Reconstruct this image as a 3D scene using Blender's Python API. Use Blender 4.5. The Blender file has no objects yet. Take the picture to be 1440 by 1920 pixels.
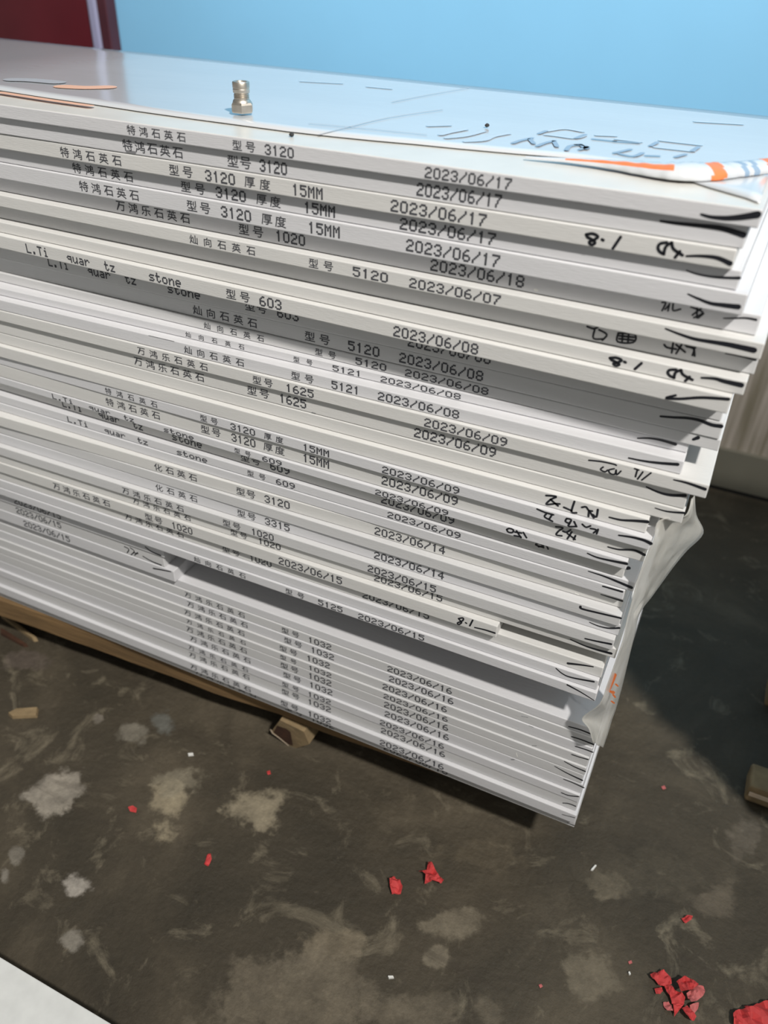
import bpy, bmesh, math, random
from mathutils import Vector, Matrix, noise
random.seed(7)
S = bpy.context.scene
COL = S.collection
# ------------------------------------------------------------------ camera
F = 1530.0; CX, CY = 720.0, 960.0
AX = Vector((0.90427748, 0.26753406, -0.33272777))     # world X, Y, Z seen from the camera (right, down, forward)
AY = Vector((0.42583471, -0.50899477, 0.7480569))
AZ = Vector((0.030774, -0.81813804, -0.5741978))
AX.normalize(); AZ = (AZ - AX * AZ.dot(AX)).normalized(); AY = AZ.cross(AX)
CAM = Vector((0.0, -0.62, 0.9397))
ZT = 0.80                                              # top of the slab stack above the floor
cd = bpy.data.cameras.new('camera'); cam = bpy.data.objects.new('camera', cd); COL.objects.link(cam)
cd.sensor_fit = 'AUTO'; cd.sensor_width = 36.0; cd.lens = F / 1920 * 36
cd.clip_start = 0.02; cd.clip_end = 60
M = Matrix(((AX[0], -AX[1], -AX[2], CAM[0]), (AY[0], -AY[1], -AY[2], CAM[1]), (AZ[0], -AZ[1], -AZ[2], CAM[2]), (0, 0, 0, 1)))
cam.matrix_world = M
cd.dof.use_dof = True; cd.dof.focus_distance = 0.82; cd.dof.aperture_fstop = 4.4
S.camera = cam
# ------------------------------------------------------------------ light and exposure
S.view_settings.view_transform = 'Standard'; S.view_settings.look = 'None'
S.view_settings.gamma = 1.0; S.view_settings.exposure = -0.10; S.view_settings.use_curve_mapping = False
W = bpy.data.worlds.new('world'); S.world = W; W.use_nodes = True
W.node_tree.nodes['Background'].inputs[0].default_value = (1.0, 1.0, 0.97, 1)
W.node_tree.nodes['Background'].inputs[1].default_value = 0.25
def area(name, loc, target, size, power, color):
    l = bpy.data.lights.new(name, 'AREA'); l.shape = 'DISK'; l.size = size; l.energy = power; l.color = color
    o = bpy.data.objects.new(name, l); COL.objects.link(o); o.location = loc
    o.rotation_euler = (Vector(target) - Vector(loc)).to_track_quat('-Z', 'Y').to_euler()
    return o
lamp = area('workshop_lamp', (1.62, -1.50, 3.40), (-0.45, 0.8, 1.55), 0.22, 60, (1.0, 0.96, 0.91)); lamp.data.spread = math.radians(80)
wl = area('wall_fill', (-0.75, 0.35, 1.75), (-0.75, 1.02, 1.15), 0.7, 1.75, (1.0, 0.96, 0.92)); wl.data.spread = math.radians(100)  # unseen fill added and aimed to brighten the upper blue wall

# ------------------------------------------------------------------ geometry of the view
def ray(px, py):
    v = Vector((px - CX, py - CY, F)); return Vector((AX.dot(v), AY.dot(v), AZ.dot(v)))
def on_y(px, py, y=0.0):
    r = ray(px, py); return CAM + r * ((y - CAM.y) / r.y)
def on_z(px, py, z=0.0):
    r = ray(px, py); return CAM + r * ((z - CAM.z) / r.z)

# ------------------------------------------------------------------ helpers
def link(name, me, mat=None, parent=None):
    o = bpy.data.objects.new(name, me); COL.objects.link(o)
    if mat: me.materials.append(mat)
    if parent: o.parent = parent
    return o
def from_bm(name, bm, mat=None, parent=None, smooth=False):
    me = bpy.data.meshes.new(name); bm.normal_update()
    if smooth:
        for f in bm.faces: f.smooth = True
    bm.to_mesh(me); bm.free(); return link(name, me, mat, parent)
def tag(o, label, cat, group=None, kind=None):
    o['label'] = label; o['category'] = cat
    if group: o['group'] = group
    if kind: o['kind'] = kind
    return o
def empty(name, loc=(0, 0, 0), rz=0.0):
    o = bpy.data.objects.new(name, None); COL.objects.link(o); o.location = loc; o.rotation_euler = (0, 0, rz); return o
def add_box(bm, lo, hi, bev=0.0, seg=2, mi=0):
    vs = [bm.verts.new((x, y, z)) for x in (lo[0], hi[0]) for y in (lo[1], hi[1]) for z in (lo[2], hi[2])]
    q = [(0, 1, 3, 2), (4, 6, 7, 5), (0, 4, 5, 1), (2, 3, 7, 6), (0, 2, 6, 4), (1, 5, 7, 3)]
    fs = [bm.faces.new([vs[i] for i in f]) for f in q]
    for f in fs: f.material_index = mi
    if bev:
        es = list({e for f in fs for e in f.edges})
        bmesh.ops.bevel(bm, geom=es, offset=bev, segments=seg, affect='EDGES', profile=0.5)
    return vs
def box(name, lo, hi, mat, parent=None, bev=0.0):
    bm = bmesh.new(); add_box(bm, lo, hi, bev); return from_bm(name, bm, mat, parent)
def ribbon(bm, pts, w0, w1=None, nrm=Vector((0, -1, 0)), mi=0, cap=True):
    """flat stroke of ink along 3-D points lying on a plane with normal nrm"""
    w1 = w0 if w1 is None else w1
    n = len(pts); L = []; R = []
    for i, p in enumerate(pts):
        a = pts[max(0, i - 1)]; b = pts[min(n - 1, i + 1)]
        d = (b - a); d = d.normalized() if d.length > 1e-9 else Vector((1, 0, 0))
        s = d.cross(nrm).normalized(); w = (w0 + (w1 - w0) * i / max(1, n - 1)) / 2
        L.append(bm.verts.new(p + s * w)); R.append(bm.verts.new(p - s * w))
    for i in range(n - 1):
        f = bm.faces.new((L[i], L[i + 1], R[i + 1], R[i])); f.material_index = mi
    if cap:
        for p, w, d in ((pts[0], w0 / 2, (pts[0] - pts[1])), (pts[-1], w1 / 2, (pts[-1] - pts[-2]))):
            if d.length < 1e-9: continue
            d = d.normalized(); s = d.cross(nrm).normalized()
            vs = [bm.verts.new(p + s * w * math.cos(t) + d * w * math.sin(t)) for t in [math.pi * k / 6 for k in range(7)]]
            f = bm.faces.new(vs); f.material_index = mi
def smooth_line(pts, n=6):
    if len(pts) < 3: return pts
    out = []
    for i in range(len(pts) - 1):
        p0 = pts[max(0, i - 1)]; p1 = pts[i]; p2 = pts[i + 1]; p3 = pts[min(len(pts) - 1, i + 2)]
        for k in range(n):
            t = k / n
            out.append(0.5 * ((2 * p1) + (p2 - p0) * t + (2 * p0 - 5 * p1 + 4 * p2 - p3) * t * t + (3 * p1 - p0 - 3 * p2 + p3) * t ** 3))
    out.append(pts[-1]); return out

# ------------------------------------------------------------------ materials
def srgb(r, g, b):
    f = lambda c: c / 12.92 if c <= 0.04045 else ((c + 0.055) / 1.055) ** 2.4
    return (f(r / 255), f(g / 255), f(b / 255), 1)
def mat(name, col, rough=0.6, metal=0.0, n_scale=0, n_amt=0.1, bump=0.0, b_scale=60, coat=0.0, spec=0.5, stretch=(1, 1, 1)):
    m = bpy.data.materials.new(name); m.use_nodes = True; nt = m.node_tree; p = nt.nodes['Principled BSDF']
    p.inputs['Base Color'].default_value = col; p.inputs['Roughness'].default_value = rough
    p.inputs['Metallic'].default_value = metal; p.inputs['Coat Weight'].default_value = coat
    p.inputs['Coat Roughness'].default_value = 0.12; p.inputs['Specular IOR Level'].default_value = spec
    tc = nt.nodes.new('ShaderNodeTexCoord'); mp = nt.nodes.new('ShaderNodeMapping'); mp.inputs['Scale'].default_value = stretch
    nt.links.new(tc.outputs['Object'], mp.inputs[0])
    if n_scale:
        n = nt.nodes.new('ShaderNodeTexNoise'); n.inputs['Scale'].default_value = n_scale; n.inputs['Detail'].default_value = 5
        nt.links.new(mp.outputs[0], n.inputs['Vector'])
        r = nt.nodes.new('ShaderNodeMapRange'); r.inputs[1].default_value = 0.3; r.inputs[2].default_value = 0.7
        r.inputs[3].default_value = 1 - n_amt; r.inputs[4].default_value = 1 + n_amt
        nt.links.new(n.outputs['Fac'], r.inputs[0])
        x = nt.nodes.new('ShaderNodeMix'); x.data_type = 'RGBA'; x.blend_type = 'MULTIPLY'; x.inputs[0].default_value = 1
        x.inputs[6].default_value = col
        nt.links.new(r.outputs[0], x.inputs[7]); nt.links.new(x.outputs[2], p.inputs['Base Color'])
    if bump:
        n = nt.nodes.new('ShaderNodeTexNoise'); n.inputs['Scale'].default_value = b_scale; n.inputs['Detail'].default_value = 6
        nt.links.new(mp.outputs[0], n.inputs['Vector'])
        b = nt.nodes.new('ShaderNodeBump'); b.inputs['Strength'].default_value = bump; b.inputs['Distance'].default_value = 0.002
        nt.links.new(n.outputs['Fac'], b.inputs['Height']); nt.links.new(b.outputs[0], p.inputs['Normal'])
    return m
stone_cool = mat('stone_cool_white', (0.66, 0.66, 0.675, 1), 0.5, 0, 14, 0.05, 0.15, 400, stretch=(0.25, 1, 3))
stone_warm = mat('stone_warm_white', (0.67, 0.665, 0.645, 1), 0.5, 0, 14, 0.06, 0.15, 400, stretch=(0.25, 1, 3))
stone_grey = mat('stone_pale_grey', (0.62, 0.62, 0.62, 1), 0.5, 0, 14, 0.06, 0.15, 400, stretch=(0.25, 1, 3))
stone_top = mat('polished_cream_stone', (0.66, 0.645, 0.60, 1), 0.3, 0, 30, 0.04)
ink = mat('printer_ink', (0.075, 0.077, 0.086, 1), 0.7, spec=0.2)
marker = mat('black_marker', (0.010, 0.011, 0.016, 1), 0.45)
film = mat('protective_film', srgb(202, 205, 208), 0.16, 0, 3, 0.04, 0.12, 9, coat=0.5, stretch=(1, 2.5, 1))
logo_blue = mat('logo_blue', srgb(138, 160, 182), 0.4)
logo_pale = mat('logo_pale_blue', srgb(182, 198, 212), 0.4)
logo_orange = mat('logo_orange', srgb(226, 124, 70), 0.45)
pale_orange = mat('pale_orange', srgb(226, 178, 152), 0.45)
smear_grey = mat('grey_smear', srgb(165, 167, 172), 0.5)
wood = mat('pallet_wood', srgb(128, 102, 68), 0.8, 0, 9, 0.4, 0.6, 60, stretch=(0.5, 6, 6))
wood_end = mat('cut_wood', srgb(146, 126, 94), 0.85, 0, 60, 0.2, 0.5, 90)
wood_dark = mat('dark_bark', srgb(70, 44, 28), 0.9, 0, 60, 0.3, 0.6, 90)
wood_pale = mat('split_wood', srgb(225, 205, 180), 0.8, 0, 60, 0.1)
red_paper = mat('red_paper', srgb(196, 62, 62), 0.75, 0, 90, 0.2)
pink_paper = mat('faded_red_paper', srgb(198, 108, 106), 0.75, 0, 90, 0.2)
nickel = mat('nickel_plate', (0.60, 0.55, 0.48, 1), 0.42, 1.0, 120, 0.12)
dark_bit = mat('dark_grit', (0.03, 0.03, 0.03, 1), 0.8)
white_bit = mat('white_chip', srgb(235, 235, 230), 0.5)
blue_paint = mat('blue_wall_paint', srgb(124, 182, 218), 0.65, 0, 3, 0.035, 0.08, 25)
maroon = mat('maroon_enamel', srgb(84, 24, 32), 0.28, 0, 5, 0.2, 0.1, 12)
maroon_dark = mat('dark_maroon_edge', srgb(66, 32, 40), 0.4, 0, 12, 0.15)
door_strip = mat('brushed_edge_strip', srgb(165, 165, 195), 0.3, 0.3)
base_dark = mat('dark_skirting', srgb(92, 90, 80), 0.5, 0, 8, 0.12)
black_gap = mat('black_joint', (0.004, 0.004, 0.004, 1), 0.9)

def wall_streaks():
    m = mat('streaked_grey_wall', srgb(150, 143, 128), 0.45)
    nt = m.node_tree; p = nt.nodes['Principled BSDF']; tc = nt.nodes.new('ShaderNodeTexCoord')
    mp = nt.nodes.new('ShaderNodeMapping'); mp.inputs['Scale'].default_value = (70, 1, 3)
    n = nt.nodes.new('ShaderNodeTexNoise'); n.inputs['Scale'].default_value = 1; n.inputs['Detail'].default_value = 4
    r = nt.nodes.new('ShaderNodeValToRGB'); r.color_ramp.elements[0].position = 0.3; r.color_ramp.elements[1].position = 0.72
    r.color_ramp.elements[0].color = srgb(104, 98, 84); r.color_ramp.elements[1].color = srgb(158, 150, 142)
    nt.links.new(tc.outputs['Object'], mp.inputs[0]); nt.links.new(mp.outputs[0], n.inputs['Vector'])
    nt.links.new(n.outputs['Fac'], r.inputs[0]); nt.links.new(r.outputs[0], p.inputs['Base Color']); return m
dado = wall_streaks()

def floor_material():
    m = bpy.data.materials.new('stained_concrete'); m.use_nodes = True; nt = m.node_tree; N = nt.nodes; Lk = nt.links
    p = N['Principled BSDF']; tc = N.new('ShaderNodeTexCoord'); gc = tc.outputs['Object']
    def nz(sc, det=6, rough=0.6, vec=None, dist=0.0):
        n = N.new('ShaderNodeTexNoise'); n.inputs['Scale'].default_value = sc; n.inputs['Detail'].default_value = det
        n.inputs['Roughness'].default_value = rough; n.inputs['Distortion'].default_value = dist
        Lk.new(vec or gc, n.inputs['Vector']); return n
    def mix(a, b, fac, mode='MIX'):
        x = N.new('ShaderNodeMix'); x.data_type = 'RGBA'; x.blend_type = mode
        for i, s in ((6, a), (7, b)):
            if isinstance(s, tuple): x.inputs[i].default_value = s
            else: Lk.new(s, x.inputs[i])
        if isinstance(fac, float): x.inputs[0].default_value = fac
        else: Lk.new(fac, x.inputs[0])
        return x.outputs[2]
    r1 = N.new('ShaderNodeValToRGB'); e = r1.color_ramp.elements
    e[0].position = 0.30; e[0].color = srgb(54, 49, 38); e[1].position = 0.72; e[1].color = srgb(98, 89, 73)
    q = r1.color_ramp.elements.new(0.5); q.color = srgb(71, 64, 51)
    Lk.new(nz(4.5, 7, 0.62, None, 0.6).outputs['Fac'], r1.inputs[0])
    c = r1.outputs[0]
    r2 = N.new('ShaderNodeValToRGB'); e = r2.color_ramp.elements; e[0].position = 0.56; e[0].color = (0, 0, 0, 1); e[1].position = 0.7; e[1].color = (1, 1, 1, 1)
    Lk.new(nz(13, 8, 0.68, None, 1.2).outputs['Fac'], r2.inputs[0])
    sc = N.new('ShaderNodeMath'); sc.operation = 'MULTIPLY'; sc.inputs[1].default_value = 0.42; Lk.new(r2.outputs[0], sc.inputs[0])
    c = mix(c, srgb(156, 146, 124), sc.outputs[0])
    warp = nz(16, 6, 0.6); warp2 = nz(60, 4, 0.6)
    # worn pale patches and scuffs of the concrete, each with its own outline
    P = [  # px, py, half width px, half height px, colour, strength
        (115, 1480, 72, 48, srgb(170, 162, 148), 0.85), (318, 1500, 44, 85, srgb(168, 156, 130), 0.8), (330, 1455, 60, 45, srgb(150, 142, 122), 0.6),
        (480, 1515, 72, 42, srgb(165, 154, 130), 0.75), (245, 1375, 34, 30, srgb(140, 134, 120), 0.7), (315, 1350, 30, 28, srgb(120, 122, 116), 0.6),
        (186, 1348, 14, 12, srgb(140, 132, 120), 0.7), (146, 1664, 40, 30, srgb(182, 175, 164), 0.9), (134, 1762, 32, 28, srgb(160, 154, 142), 0.7),
        (30, 1600, 22, 28, srgb(150, 144, 132), 0.6), (8, 1640, 16, 20, srgb(170, 164, 152), 0.6), (630, 1770, 70, 38, srgb(146, 134, 112), 0.5),
        (850, 1730, 90, 34, srgb(146, 136, 116), 0.6), (820, 1795, 28, 28, srgb(150, 140, 120), 0.6), (1140, 1665, 44, 40, srgb(134, 124, 104), 0.5),
        (1100, 1830, 70, 60, srgb(140, 130, 110), 0.55), (60, 1240, 60, 26, srgb(112, 100, 92), 0.5), (1400, 1570, 40, 50, srgb(128, 118, 104), 0.4),
        (560, 1870, 240, 110, srgb(128, 118, 100), 0.6), (760, 1900, 200, 60, srgb(124, 114, 96), 0.5), (900, 1600, 120, 40, srgb(104, 94, 76), 0.45), (1230, 1640, 160, 60, srgb(96, 88, 72), 0.4), (1345, 1690, 50, 40, srgb(136, 124, 106), 0.35)]
    height = None
    tone = N.new('ShaderNodeMapRange'); tone.inputs[1].default_value = 0.35; tone.inputs[2].default_value = 0.65; tone.inputs[3].default_value = 0.62; tone.inputs[4].default_value = 1.05
    Lk.new(nz(34, 7, 0.7).outputs['Fac'], tone.inputs[0])
    for (px, py, hw, hh, colr, st) in P:
        o = on_z(px, py); a = (on_z(px + hw, py) - o); b = (on_z(px, py + hh) - o)
        # affine map of the floor into the patch's own unit disc
        det = a.x * b.y - a.y * b.x
        v = N.new('ShaderNodeVectorMath'); v.operation = 'SUBTRACT'; v.inputs[1].default_value = (o.x, o.y, 0); Lk.new(gc, v.inputs[0])
        comps = []
        for cx_, cy_ in ((b.y / det, -b.x / det), (-a.y / det, a.x / det)):
            d = N.new('ShaderNodeVectorMath'); d.operation = 'DOT_PRODUCT'; d.inputs[1].default_value = (cx_, cy_, 0); Lk.new(v.outputs[0], d.inputs[0]); comps.append(d)
        cb = N.new('ShaderNodeCombineXYZ'); Lk.new(comps[0].outputs['Value'], cb.inputs[0]); Lk.new(comps[1].outputs['Value'], cb.inputs[1])
        ln = N.new('ShaderNodeVectorMath'); ln.operation = 'LENGTH'; Lk.new(cb.outputs[0], ln.inputs[0])
        ad = N.new('ShaderNodeMath'); ad.operation = 'MULTIPLY_ADD'; ad.inputs[1].default_value = 3.2; Lk.new(warp.outputs['Fac'], ad.inputs[0]); Lk.new(ln.outputs['Value'], ad.inputs[2])
        ad2 = N.new('ShaderNodeMath'); ad2.operation = 'MULTIPLY_ADD'; ad2.inputs[1].default_value = 0.7; Lk.new(warp2.outputs['Fac'], ad2.inputs[0]); Lk.new(ad.outputs[0], ad2.inputs[2])
        mr = N.new('ShaderNodeMapRange'); mr.interpolation_type = 'SMOOTHSTEP'
        mr.inputs[1].default_value = 2.4; mr.inputs[2].default_value = 2.85; mr.inputs[3].default_value = st; mr.inputs[4].default_value = 0
        Lk.new(ad2.outputs[0], mr.inputs[0])
        c = mix(c, mix(colr, tone.outputs[0], 1.0, 'MULTIPLY'), mr.outputs[0])
        if hw in (40, 32):
            height = mr.outputs[0] if height is None else height
    # fine grit and dark scratches
    g = N.new('ShaderNodeMapRange'); g.inputs[1].default_value = 0.35; g.inputs[2].default_value = 0.65; g.inputs[3].default_value = 0.93; g.inputs[4].default_value = 1.06
    Lk.new(nz(160, 3).outputs['Fac'], g.inputs[0]); c = mix(c, g.outputs[0], 1.0, 'MULTIPLY')
    mp = N.new('ShaderNodeMapping'); mp.inputs['Rotation'].default_value = (0, 0, 0.9); mp.inputs['Scale'].default_value = (5, 34, 1); Lk.new(gc, mp.inputs[0])
    r3 = N.new('ShaderNodeMapRange'); r3.inputs[1].default_value = 0.60; r3.inputs[2].default_value = 0.70; r3.inputs[3].default_value = 0; r3.inputs[4].default_value = 0.35
    Lk.new(nz(1, 5, 0.6, mp.outputs[0], 0.5).outputs['Fac'], r3.inputs[0]); c = mix(c, srgb(60, 52, 42), r3.outputs[0])
    Lk.new(c, p.inputs['Base Color'])
    rr = N.new('ShaderNodeMapRange'); rr.inputs[3].default_value = 0.55; rr.inputs[4].default_value = 0.9
    Lk.new(nz(6).outputs['Fac'], rr.inputs[0]); Lk.new(rr.outputs[0], p.inputs['Roughness'])
    hsum = N.new('ShaderNodeMath'); hsum.operation = 'MULTIPLY_ADD'; hsum.inputs[1].default_value = 0.5; Lk.new(nz(90, 6).outputs['Fac'], hsum.inputs[0]); Lk.new(nz(14, 8, 0.7).outputs['Fac'], hsum.inputs[2])
    b = N.new('ShaderNodeBump'); b.inputs['Strength'].default_value = 0.6; b.inputs['Distance'].default_value = 0.006
    Lk.new(hsum.outputs[0], b.inputs['Height']); Lk.new(b.outputs[0], p.inputs['Normal'])
    return m

# ------------------------------------------------------------------ the setting
WY = 1.02                                               # back wall
bm = bmesh.new(); add_box(bm, (-4.0, -2.6, -0.05), (3.0, WY + 0.02, 0.0)); o = from_bm('floor', bm, floor_material()); o['kind'] = 'structure'
ZD = 0.62
bm = bmesh.new(); add_box(bm, (-4.0, WY, 0.0), (3.0, WY + 0.12, ZD), mi=1); add_box(bm, (-4.0, WY, ZD), (3.0, WY + 0.12, 2.6), mi=0)
o = from_bm('wall_back', bm, blue_paint); o.data.materials.append(dado); o['kind'] = 'structure'
zb = on_y(1390, 846, WY).z
o = box('baseboard_back', (-1.0, WY - 0.012, 0.010), (3.0, WY - 0.0005, zb), base_dark); o['kind'] = 'structure'
o = box('trim_1', (-1.0, WY - 0.009, 0.0005), (3.0, WY - 0.0005, 0.0095), black_gap); o['kind'] = 'structure'
xd = on_y(200, 40, WY - 0.03).x
dr = empty('door_1', (xd - 0.45, WY - 0.001, 0)); dr['kind'] = 'structure'
box('door_panel', (-0.45, -0.028, 0.005), (0.405, -0.002, 2.1), maroon, dr, 0.003)
box('door_frame', (0.432, -0.034, 0.0), (0.458, -0.001, 2.16), maroon_dark, dr, 0.003)
box('edge_strip', (0.406, -0.036, 0.004), (0.431, -0.002, 2.12), door_strip, dr, 0.006)

# ------------------------------------------------------------------ ink lettering
DOTS = {
 '0': ['01110', '10001', '10001', '10001', '10001', '10001', '01110'], '1': ['00100', '01100', '00100', '00100', '00100', '00100', '00100'],
 '2': ['01110', '10001', '00001', '00110', '01000', '10000', '11111'], '3': ['01110', '10001', '00001', '00110', '00001', '10001', '01110'],
 '4': ['00010', '00110', '01010', '10010', '11111', '00010', '00010'], '5': ['11111', '10000', '11110', '00001', '00001', '10001', '01110'],
 '6': ['00110', '01000', '10000', '11110', '10001', '10001', '01110'], '7': ['11111', '00001', '00010', '00100', '00100', '01000', '01000'],
 '8': ['01110', '10001', '10001', '01110', '10001', '10001', '01110'], '9': ['01110', '10001', '10001', '01111', '00001', '00010', '01100'],
 '/': ['00001', '00001', '00010', '00100', '01000', '10000', '10000'], 'M': ['10001', '11011', '10101', '10101', '10001', '10001', '10001'],
 'L': ['10000', '10000', '10000', '10000', '10000', '10000', '11111'], 'T': ['11111', '00100', '00100', '00100', '00100', '00100', '00100'],
 'i': ['00100', '00000', '01100', '00100', '00100', '00100', '01110'], '.': ['00000', '00000', '00000', '00000', '00000', '01100', '01100'],
 'q': ['00000', '00000', '01111', '10001', '01111', '00001', '00001'], 'u': ['00000', '00000', '10001', '10001', '10001', '10011', '01101'],
 'a': ['00000', '00000', '01110', '00001', '01111', '10001', '01111'], 'r': ['00000', '00000', '10110', '11001', '10000', '10000', '10000'],
 't': ['01000', '01000', '11110', '01000', '01000', '01001', '00110'], 'z': ['00000', '00000', '11111', '00010', '00100', '01000', '11111'],
 's': ['00000', '00000', '01111', '10000', '01110', '00001', '11110'], 'o': ['00000', '00000', '01110', '10001', '10001', '10001', '01110'],
 'n': ['00000', '00000', '10110', '11001', '10001', '10001', '10001'], 'e': ['00000', '00000', '01110', '10001', '11111', '10000', '01110'],
 ' ': ['00000'] * 7}
def matrix_text(bm, s, x0, x1, zc, h, y):
    """inkjet dot-matrix characters between x0 and x1, printed on the plane y"""
    n = len(s); pitch = (x1 - x0) / max(1, n - 0.22); cw = pitch * 0.78
    dx = cw / 5; dz = h / 7
    for i, c in enumerate(s):
        g = DOTS[c]
        for r in range(7):
            row = g[r]; k = 0
            while k < 5:
                if row[k] == '1':
                    e = k
                    while e + 1 < 5 and row[e + 1] == '1': e += 1
                    a = x0 + i * pitch + dx * (k - 0.16); b = x0 + i * pitch + dx * (e + 1.16)
                    zt = zc + h / 2 - dz * (r - 0.10); zl = zt - dz * 1.2; q = dx * 0.26
                    vs = [bm.verts.new(v) for v in ((a + q, y, zl), (b - q, y, zl), (b, y, zl + q), (b, y, zt - q), (b - q, y, zt), (a + q, y, zt), (a, y, zt - q), (a, y, zl + q))]
                    bm.faces.new(vs); k = e + 1
                else: k += 1
CJK = {}
def cjk_mesh(ch):
    if ch not in CJK:
        cu = bpy.data.curves.new('glyph', 'FONT'); cu.body = ch; cu.size = 1.0; cu.resolution_u = 1; cu.fill_mode = 'FRONT'; cu.offset = 0.010
        t = bpy.data.objects.new('glyph', cu); COL.objects.link(t)
        me = bpy.data.meshes.new_from_object(t.evaluated_get(bpy.context.evaluated_depsgraph_get()))
        vs = [(v.co.x, v.co.y) for v in me.vertices]; fs = [list(p.vertices) for p in me.polygons]
        if vs:
            ax = min(v[0] for v in vs); bx = max(v[0] for v in vs); ay = min(v[1] for v in vs); by = max(v[1] for v in vs)
        else: ax = ay = 0; bx = by = 1
        sc = 1 / max(bx - ax, by - ay, 0.7)
        vs = [((v[0] - (ax + bx) / 2) * sc, (v[1] - (ay + by) / 2) * sc) for v in vs]
        CJK[ch] = (vs, fs)
        bpy.data.objects.remove(t); bpy.data.curves.remove(cu); bpy.data.meshes.remove(me)
    return CJK[ch]
def cjk_text(bm, s, x0, x1, zc, h, y):
    n = len(s); pitch = (x1 - x0) / max(1, n - 0.2); w = min(pitch * 0.86, h * 1.15)
    for i, ch in enumerate(s):
        vs, fs = cjk_mesh(ch); cx = x0 + pitch * (i + 0.4)
        nv = [bm.verts.new((cx + v[0] * w, y, zc + v[1] * h)) for v in vs]
        for f in fs:
            try: bm.faces.new([nv[k] for k in f])
            except ValueError: pass

# ------------------------------------------------------------------ the slab stack
# bottom edge of each slab where it crosses image column 960, set-back of its front edge there and at the left end (mm)
KB = [(361.5, 0, 5), (400, 4, 9), (438.5, 2, 10), (471, 7, 16), (512.5, 4, 14), (541.7, 14, 24), (581, 3, 13), (608, 14, 24), (646, 1, 14), (684, -5, 7),
      (702, 20, 25), (733, 21, 28), (755, 21, 25), (775, 19, 12), (814, 6, 2), (844, 2, 1), (872, 6, 5), (898, 5, 5), (932, -1, -1), (958, -5, 1),
      (983, -1, 2), (1004.5, -5, 1), (1020, 4, 11), (1042, 1, 2), (1062, 0, 1), (1082, 3, -7), (1113, -5, -6), (1131, -2, -6), (1161, -9, -13), (1174.5, -5, -10)]
Zk = [ZT]; Y0 = []; Y1 = []
def real_z(py, yo): return on_y(960, py, yo / 1000).z
for (py, a, b) in KB:
    Zk.append(real_z(py, a)); Y0.append(a / 1000); Y1.append(b / 1000)
top32 = real_z(1197, -5)
Zk.append(top32); Y0.append(-0.012); Y1.append(-0.013)                 # 31, the short slab
for py, a, b in [(1217, -5, -9), (1241, -9, -11), (1262, -12, -12)]:
    Zk.append(real_z(py, a)); Y0.append(a / 1000); Y1.append(b / 1000)
t38 = real_z(1312, 3); z34 = Zk[-1]
for i, yy in enumerate((-0.004, -0.002, -0.003)):                      # 35 to 37, three short slabs
    Zk.append(z34 + (t38 - z34) * (i + 1) / 3); Y0.append(yy); Y1.append(yy)
for py, a in [(1327.5, 3), (1346, 2), (1365, 1), (1385, -1), (1402, -3), (1420, -3), (1438, -3), (1457, -6), (1474, -5), (1498, -10), (1505, -3)]:
    Zk.append(real_z(py, a)); Y0.append(a / 1000); Y1.append(a / 1000)
NS = len(Y0)                                                            # 48
ENDS = [(1427, 408), (1399, 445), (1380, 478), (1391, 510), (1398, 570), (1424, 605), (1434, 645), (1419, 683), (1402, 712), (1370, 752),
        (1357, 770), (1355, 800), (1352, 826), (1287, 850), (1281, 872), (1328, 918), (1287, 940), (1281, 970), (1214, 985), (1222, 1012),
        (1209, 1040), (1178, 1050), (1172, 1068), (1191, 1095), (1171, 1112), (1168, 1126), (1167, 1148), (1163, 1178), (1151, 1205), (1155, 1228),
        (932, 1180), (1131, 1255), (1121, 1283), (1118, 1305), (308, 1042), (308, 1058), (325, 1068), (1112, 1368), (1114, 1392), (1110, 1408), (1104, 1424),
        (1100, 1440), (1094, 1455), (1093, 1472), (1088, 1489), (1083, 1508), (1081, 1530), (1078, 1545)]
MATS = ['c', 'c', 'w', 'c', 'c', 'c', 'w', 'g', 'w', 'w', 'g', 'g', 'g', 'c', 'c', 'w', 'w', 'w', 'w', 'c', 'w', 'c', 'w', 'c', 'c', 'w', 'g', 'c', 'g', 'w',
        'w', 'w', 'c', 'c', 'c', 'g', 'c', 'c', 'g', 'c', 'g', 'g', 'g', 'c', 'c', 'g', 'c', 'g']
A5, B5, W6 = '特鸿石英石', '灿向石英石', '万鸿乐石英石'
TH, MO = '厚度', '型号'
# (slab, kind, text, px start, py, px end, py)
T = []
def row(k, *items):
    for it in items: T.append((k,) + it)
row(1, ('c', A5, 237, 243, 350, 262), ('c', MO, 435, 272, 480, 280), ('d', '3120', 497, 282, 551, 295), ('d', '2023/06/17', 797, 325, 958, 358))
row(2, ('c', A5, 230, 270, 343, 287), ('c', MO, 427, 297, 470, 305), ('d', '3120', 487, 305, 538, 318), ('d', '2023/06/17', 782, 352, 940, 380))
row(3, ('c', A5, 112, 285, 230, 308), ('c', MO, 317, 322, 363, 332), ('d', '3120', 385, 327, 441, 345), ('c', TH, 457, 340, 509, 355), ('d', '15MM', 548, 352, 605, 368), ('d', '2023/06/17', 733, 390, 911, 425))
row(4, ('c', A5, 135, 315, 252, 340), ('c', MO, 338, 350, 386, 358), ('d', '3120', 405, 360, 461, 375), ('c', TH, 480, 368, 527, 385), ('d', '15MM', 570, 382, 628, 400), ('d', '2023/06/17', 750, 425, 928, 460))
row(5, ('c', A5, 148, 348, 262, 372), ('c', MO, 350, 385, 395, 392), ('d', '3120', 415, 398, 471, 412), ('c', TH, 490, 405, 537, 425), ('d', '15MM', 578, 422, 637, 442), ('d', '2023/06/17', 762, 460, 936, 500))
row(6, ('c', W6, 217, 384, 358, 420), ('c', MO, 447, 430, 495, 445), ('d', '1020', 517, 442, 572, 460), ('d', '2023/06/18', 808, 492, 983, 525))
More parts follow.
